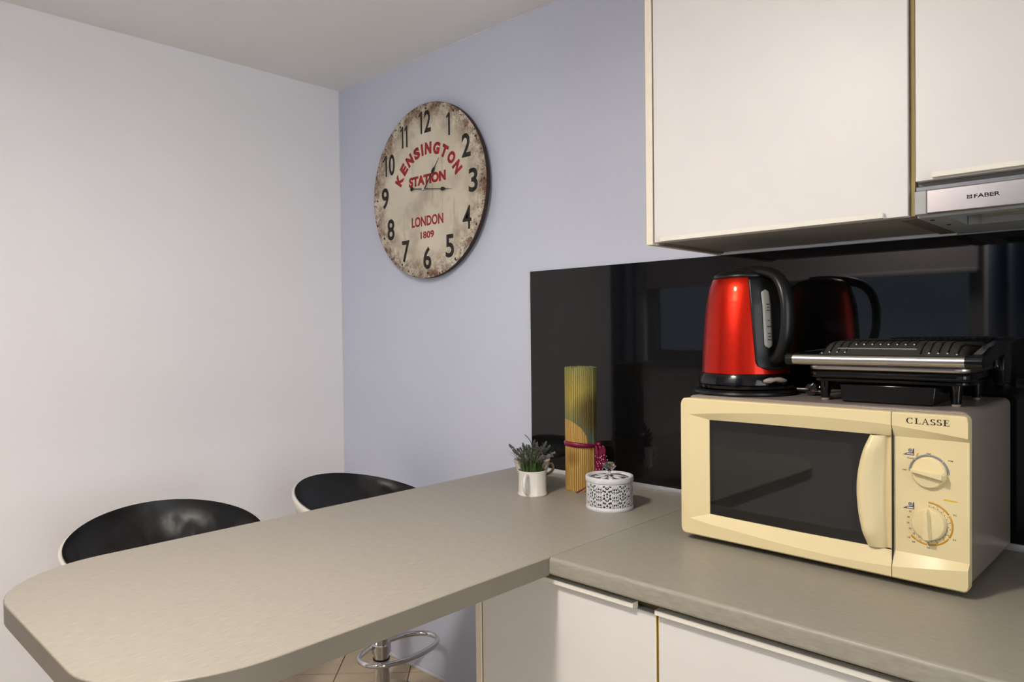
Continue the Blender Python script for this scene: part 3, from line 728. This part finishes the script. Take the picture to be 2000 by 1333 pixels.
# arched word
word = 'KENSINGTON'; wds = dict(K=.036, E=.030, N=.034, S=.031, I=.010, G=.034, T=.032, O=.036)
RA = .172; gap = .0085; tot = sum(wds[c] for c in word)+gap*(len(word)-1); s0 = -tot/2
for c in word:
    sm = s0+wds[c]/2; a = -sm/(RA*.985)
    text('red_letter', c, red_ink, ck, (wds[c], .040), (cxo+.011-RA*math.sin(a), czo-.038+RA*math.cos(a)), yf-.0001, rot=a, bold=.065)
    s0 += wds[c]+gap
text('red_lettering', 'STATION', red_ink, ck, (.190, .034), (cxo+.0095, czo+.0325), yf-.0001, bold=.06)
text('red_lettering', 'LONDON', red_ink, ck, (.163, .034), (cxo+.008, czo-.1053), yf-.0001, bold=.03)
text('red_lettering', '1809', red_ink, ck, (.069, .024), (cxo+.0075, czo-.1518), yf-.0001, bold=.03)
def hand(name, ang, Lsp, L, cw, y):
    ca, sa = math.cos(ang), math.sin(ang)
    o = [(-cw if cw else -.008, -.0016), (Lsp-.018, -.0012), (Lsp-.012, -.006), (Lsp-.002, -.0055), (Lsp+.008, -.0012), (L, -.0003), (L, .0003), (Lsp+.008, .0012), (Lsp-.002, .0055), (Lsp-.012, .006), (Lsp-.018, .0012), (-cw if cw else -.008, .0016)]
    m = MB(); m.prism([(cxo+x*ca-z*sa, czo+x*sa+z*ca) for x, z in o], y-.0012, y, 'xz')
    if cw: m.prism([(cxo-cw*ca+.0075*math.cos(t*PI/8), czo-cw*sa+.0075*math.sin(t*PI/8)) for t in range(16)], y-.0012, y, 'xz')
    return m.build(name, black_pl, ck, smooth=0)
hand('hour_hand', R(50.2), .078, .119, 0, yf-.004)
hand('minute_hand', R(-7.5), .104, .142, .063, yf-.007)
m = MB(); m.prism([(cxo+.0055*math.cos(t*PI/8), czo+.0055*math.sin(t*PI/8)) for t in range(16)], yf-.0102, yf, 'xz'); m.build('hand_spindle', chrome, ck)

# ------------------------------------------------------------------ potted lavender, cup, rolled mat, jar
random.seed(4)
pl = thing('potted_lavender', 'small lavender plant growing in a white mug', 'plant', (1.210, -.248, T))
mg = MB().lathe([(0, 0), (.0355, 0), (.0372, .003), (.0350, .012), (.0345, .040), (.0350, .058), (.0360, .0615), (.0345, .0625), (.0330, .0605), (.0320, .055), (.0, .055)], 48).build('mug', ceramic, pl)
ha = math.atan2(-1.341, 1.208)-R(20)
hx, hy = math.cos(ha), math.sin(ha)
MB().tube(smoothpts([(hx*r_, hy*r_, z) for r_, z in ((.034, .052), (.046, .053), (.054, .045), (.0555, .032), (.051, .020), (.043, .013), (.034, .011))]), .0045, 10, flat=1.4).build('handle', ceramic, mg)
MB().lathe([(0, .0553), (.0318, .0553), (.025, .058), (0, .060)], 24).build('moss', soil, pl)
m = MB()
for i in range(420):
    a = random.uniform(0, 2*PI); r_ = .029*math.sqrt(random.random()); L = random.uniform(.030, .072); lean = random.uniform(.1, 1.0); aa = a+random.uniform(-.5, .5)
    p0 = Vector((r_*math.cos(a), r_*math.sin(a), .057)); side = Vector((-math.sin(aa), math.cos(aa), 0))*random.uniform(.0007, .0013); pr = None
    for k in range(5):
        t = k/4; c = p0+Vector((math.cos(aa)*lean*L*t*t*.8, math.sin(aa)*lean*L*t*t*.8, L*t*(1-.3*lean*t))); wv = side*(1-t*.9)
        cur = [c-wv, c+wv]
        if pr: m.add(pr+cur, [(0, 1, 3, 2)])
        pr = cur
fo = m.build('leaves', leaf_m, pl, smooth=0); fo['kind'] = 'stuff'
vr = Vector((.743, .669, 0)); vf = Vector((.669, -.743, 0))
for i, (s_, d_, h_, pale) in enumerate(((-.040, .014, .050, 0), (-.026, .004, .056, 0), (-.012, .016, .062, 0), (.006, -.014, .070, 0), (.026, .010, .060, 0), (.040, -.010, .058, 0), (.050, .010, .046, 1), (.0, .026, .034, 0), (-.030, .024, .034, 0), (-.050, .0, .062, 0), (-.020, .012, .066, 0), (-.032, -.010, .050, 0), (-.006, -.008, .058, 0), (.012, .006, .066, 0), (.020, -.012, .054, 0), (.032, -.006, .066, 0), (.036, .014, .040, 1), (.046, .004, .038, 1), (-.014, .022, .040, 1), (.004, .022, .046, 0), (.022, .022, .040, 1))):
    tip = vr*s_+vf*d_+Vector((0, 0, .057+h_)); p0 = vr*s_*.25+vf*d_*.4+Vector((0, 0, .057)); mid = (p0+tip)/2+Vector((0, 0, .012))
    pts = smoothpts([p0, mid, tip], 5); fl = MB().tube(pts, .0009, 5).build('flower_stalk', stalk_m, pl)
    m = MB(); ax = (tip-mid).normalized()
    for k in range(40):
        t = random.uniform(-.016, .020); rd = .0072*(1-max(0, t)/.026); a = random.uniform(0, 2*PI)
        c = tip-ax*.010+ax*t*.9+Vector((math.cos(a), math.sin(a), 0))*rd*random.random()
        m.ball(c, random.uniform(.0012, .0022), 5, 3, (1, 1, 1.6))
    for k in range(26):
        a = random.uniform(0, 2*PI); d3 = Vector((math.cos(a), math.sin(a), random.uniform(-.2, 1))).normalized(); c = tip-ax*random.uniform(-.004, .016)
        m.add([c, c+d3*.0115+Vector((.0006, 0, 0)), c+Vector((0, .001, .0005))], [(0, 1, 2)])
    m.build('flower_spike', flower2_m if pale else flower_m, fl, smooth=0)
p0 = vr*-.012+Vector((0, 0, .11)); MB().tube(smoothpts([vr*-.002+Vector((0, 0, .058)), vr*.0+Vector((0, 0, .12)), vr*-.008+Vector((0, 0, .140)), vr*-.018+Vector((0, 0, .150))]), .0011, 5).build('bare_stem', stalk_m, pl)

cu = thing('flared_cup', 'cream flared cup standing behind the lavender mug', 'cup', (1.148, -.180, T))
MB().lathe([(0, 0), (.026, 0), (.027, .003), (.030, .012), (.038, .035), (.045, .060), (.048, .071), (.0465, .072), (.042, .060), (.034, .033), (.024, .008), (0, .006)], 48).build('bowl', cream_cer, cu)
MB().tube(smoothpts([tuple(vr*r_+Vector((0, 0, z))) for r_, z in ((.042, .058), (.052, .060), (.056, .050), (.052, .040), (.044, .034), (.036, .030))]), .0034, 8).build('handle', brown_cer, cu)

ro = thing('rolled_mat', 'rolled slatted bamboo mat printed with yellow fruit, tied with ribbon', 'mat', (1.262, -.117, T), 0)
MR = .0405; MH = .315
m = MB(); th = 0; s_ang = math.atan2(-.74, .673)
rows_n = 0; r_ = MR
while r_ > .010:
    dth = .0052/r_; c, s_ = math.cos(th), math.sin(th); hw = .0021; tk = .0011
    dz = random.uniform(-.0012, .0012); vs = []
    jr = random.uniform(-.0006, .0006)
    for z in (.0+max(0, dz), MH+dz):
        for rad, q in ((r_+tk+jr, -hw), (r_+tk+jr, hw), (r_-tk+jr, hw), (r_-tk+jr, -hw)):
            vs.append((rad*c-q*s_, rad*s_+q*c, z))
    m.add(vs, [(0, 1, 2, 3)[::-1], (4, 5, 6, 7), (0, 1, 5, 4), (1, 2, 6, 5), (2, 3, 7, 6), (3, 0, 4, 7)])
    th += dth; r_ -= .0026*dth/(2*PI)
slo = m.build('slats', mat_m, ro, smooth=0); slo['kind'] = 'stuff'
rows = []
for k in range(49):
    a = 2*PI*k/48; zc = .117+.004*math.cos(a-s_ang+1.2); hw = .0045+.002*math.cos(a-s_ang+.6)
    rows.append([((MR+.0022)*math.cos(a), (MR+.0022)*math.sin(a), zc-hw), ((MR+.0030)*math.cos(a), (MR+.003)*math.sin(a), zc), ((MR+.0022)*math.cos(a), (MR+.0022)*math.sin(a), zc+hw)])
rb_ = MB().grid(rows).build('ribbon', ribbon_m, ro, solid=.0005)
kd = Vector((math.cos(s_ang+R(68)), math.sin(s_ang+R(68)), 0)); kt = Vector((.743, .669, 0))
MB().ball(kd*(MR+.007)+Vector((0, 0, .118)), .0075, 10, 6, (1, 1, .8)).build('ribbon_knot', ribbon_m, rb_)
dots = MB()
for q, L, sp in ((-.009, .064, .016), (.001, .074, .020), (.010, .058, .012)):
    rows = []
    for k in range(12):
        t = k/11; wd = .0015+.0105*min(1, t*1.25)**.8*(1 if t < .9 else .8); c = kd*(MR+.007+q*.25+.004*math.sin(t*5+q*90))+Vector((.3, -.33, 0))*.018+kt*(q*(.4+t)-.0)+Vector((0, 0, .116-L*t))
        rows.append([c+kt*(wd*(i-2)/2)+kd*(.0022*math.cos(i*2.1+t*3)) for i in range(5)])
        if k % 2 == 1 and t > .35:
            for i in (0.6, 2, 3.4): dots.ball(c+kt*(wd*(i-2)/2+random.uniform(-.0015, .0015))+Vector((0, 0, random.uniform(-.002, .002)))+kd*.0030, random.uniform(.0009, .0016), 6, 4)
    MB().grid(rows).build('ribbon_tail', ribbon_m, rb_, solid=.0005, smooth=60)
dots.build('ribbon_dots', dot_m, rb_)
fr_ = Vector((math.cos(s_ang), math.sin(s_ang), 0)); fs_ = Vector((-fr_.y, fr_.x, 0))
rows = []
for k in range(12):
    t = k/11; c = fr_*(MR+.004+.010*t*t)+fs_*(.034-.050*t)+Vector((0, 0, .032*(1-t)**1.5+.002))
    rows.append([c+Vector((0, 0, .0032)), c+fr_*.001, c-Vector((0, 0, .0015))])
MB().grid(rows).build('ribbon_tail', ribbon_m, rb_, solid=.0005)

ja = thing('filigree_jar', 'white openwork metal jar with glass lid and crystal knob', 'jar', (1.4325, -.2285, T))
JR = .0535; JH = .0625
NA, NZ = 264, 40; m = MB(); idx = {}
def hole(i, j):
    u = (i/NA*9) % 1; v = j/NZ
    if v < .10 or v > .955: return False
    p = abs(u-.5)*2; q_ = (v-.53)*2.2
    if p < .55:
        r_ = math.hypot(p*.95, q_ % 1.0-.5); t_ = math.atan2(q_ % 1.0-.5, p)
        return (.12 < r_ < .36 and math.cos(5*t_+1.0) > -.05) or (.41 < r_ < .60 and math.cos(8*t_) > -.1)
    p2 = p-.78
    r_ = math.hypot(p2*1.5, (q_+.5) % .66-.33); t_ = math.atan2((q_+.5) % .66-.33, p2)
    return .07 < r_ < .31 and math.cos(4*t_+r_*14) > -.15
def vid(i, j):
    k = (i % NA, j)
    if k not in idx:
        a = 2*PI*k[0]/NA; idx[k] = len(m.v); m.v.append((JR*math.cos(a), JR*math.sin(a), .004+(JH-.004)*j/NZ))
    return idx[k]
for i in range(NA):
    for j in range(NZ):
        if not hole(i+.5, j+.5): m.f.append((vid(i, j), vid(i+1, j), vid(i+1, j+1), vid(i, j+1)))
m.build('openwork_wall', jar_m, ja, solid=.0012)
MB().lathe([(0, 0), (.0535, 0), (.0548, .002), (.0548, .006), (.0538, .0075), (0, .0075)], 64).build('bottom', jar_m, ja)
MB().lathe([(0, .0078), (.0495, .0078), (.0495, .064), (.0480, .064), (.0480, .0095), (0, .0095)], 48).build('liner', liner_m, ja)
lid = MB().lathe([(.0445, .0635), (.0545, .0635), (.0552, .0655), (.0552, .0725), (.0540, .0750), (.0500, .0755), (.0470, .0735), (.0445, .0700)], 64, cap=False).build('lid_rim', jar_m, ja)
MB().lathe([(0, .0725), (.010, .0722), (.030, .0712), (.0455, .0685), (.0455, .067), (0, .067)], 48).build('lid_disc', lidglass_m, lid)
m = MB()
for k in range(8):
    a = 2*PI*k/8; rows = []
    for t in (0, .35, .7, 1):
        r_ = .010+.024*t; hw = (.0068*math.sin(PI*(.12+.83*t)))
        rows.append([(r_*math.cos(a)-s_*hw*math.sin(a), r_*math.sin(a)+s_*hw*math.cos(a), .0737-.0022*t+(.0012 if s_ == 0 else 0)) for s_ in (-1, 0, 1)])
    m.grid(rows)
m.build('lid_petals', jar_m, lid, solid=.0008)
kn = MB().lathe([(0, .0727), (.007, .0727), (.0075, .0745), (.0035, .0765), (.003, .083), (.0045, .0845)], 16).build('knob_stem', chrome, lid)
m = MB(); m.lathe([(.0055, .0846), (.0155, .0955), (.0150, .0978), (.0100, .1045), (0, .1052)], 10); m.build('crystal_knob', crystal_m, lid, smooth=0)

# ------------------------------------------------------------------ bar stools
def stool(loc, rz, label):
    t = thing('bar_stool', label, 'stool', loc, rz, 'bar stools beside the breakfast bar')
    A, B = .210, .237; zr = lambda x: .655-.218*x+.206*x*x; zc = .535; OX = -.044
    def surf(sa, off, lift):
        rows = []; n = 72
        for k in range(15):
            s_ = k/14*sa; g = math.sin(s_*PI/2)**.85; wv = 1-math.cos(s_*PI/2)**1.1
            row = []
            for i in range(n+1):
                p = 2*PI*i/n; x = (A-off)*math.cos(p); y = (B-off)*math.sin(p)
                row.append((OX+x*g, y*g, zc+lift*(1-k/14)+(zr(A*math.cos(p))-zc)*wv))
            rows.append(row)
        return rows
    MB().grid(surf(1, 0, 0)).build('shell', shell_m, t, solid=-.009, smooth=60)
    rows = surf(1, .0, .014)
    rnd = random.Random(rz)
    ph = [rnd.uniform(0, 6) for _ in range(4)]
    out_ = []
    for k, row in enumerate(rows):
        o_ = []
        for i, p in enumerate(row):
            a = 2*PI*i/72; f = math.sin(k/14*PI)**1
            wz = f*(.006*math.sin(9*a+ph[0]+k*.4)+.004*math.sin(17*a+ph[1]-k*.5)+.003*math.sin(k*1.3+ph[2]+3*a))
            q = 1-.02*math.sin(k/14*PI)
            o_.append((OX+(p[0]-OX)*q, p[1]*q, p[2]+.0025+abs(wz)*1.3))
        out_.append(o_)
    MB().grid(out_).build('cushion', leather, t, smooth=60)
    MB().lathe([(.075, .505), (.075, .512), (.03, .5195)], 32).build('seat_plate', chrome, t)
    MB().lathe([(.0, .03), (.026, .03), (.0265, .145)], 32, cap=True).build('column', chrome, t)
    MB().lathe([(.0, .1452), (.0268, .1452), (.0268, .1495), (0, .1495)], 32).build('gasket', black_pl, t)
    MB().lathe([(0, .1497), (.0245, .1497), (.0245, .36), (.018, .361), (.018, .512), (0, .512)], 32).build('gas_lift', chrome, t)
    MB().lathe([(0, .0), (.148, .0), (.150, .004), (.14, .012), (.07, .022), (.034, .032), (.026, .034)], 56).build('floor_base', chrome, t)
    fr = t['footrest_turn'] = -rz
    pts = []
    for i in range(40):
        a = 2*PI*i/40; c, s_ = math.cos(a), math.sin(a)
        x = .052+.078*math.copysign(abs(c)**.85, c); y = .032+.138*math.copysign(abs(s_)**.95, s_)
        pts.append((x*math.cos(fr)-y*math.sin(fr), x*math.sin(fr)+y*math.cos(fr), .181))
    f = MB().tube(pts, .0085, 12, closed=True).build('footrest', chrome, t)
    MB().lathe([(.0247, .166), (.031, .168), (.031, .194), (.0247, .196)], 32, cap=False).build('footrest_clamp', chrome, f)
    del t['footrest_turn']
    return t
stool((.5395, -.2296, 0), .463, 'black padded bar stool with white shell nearest the corner under the clock')
stool((.5238, -.8585, 0), -.179, 'black padded bar stool with white shell nearest the rounded bar end')
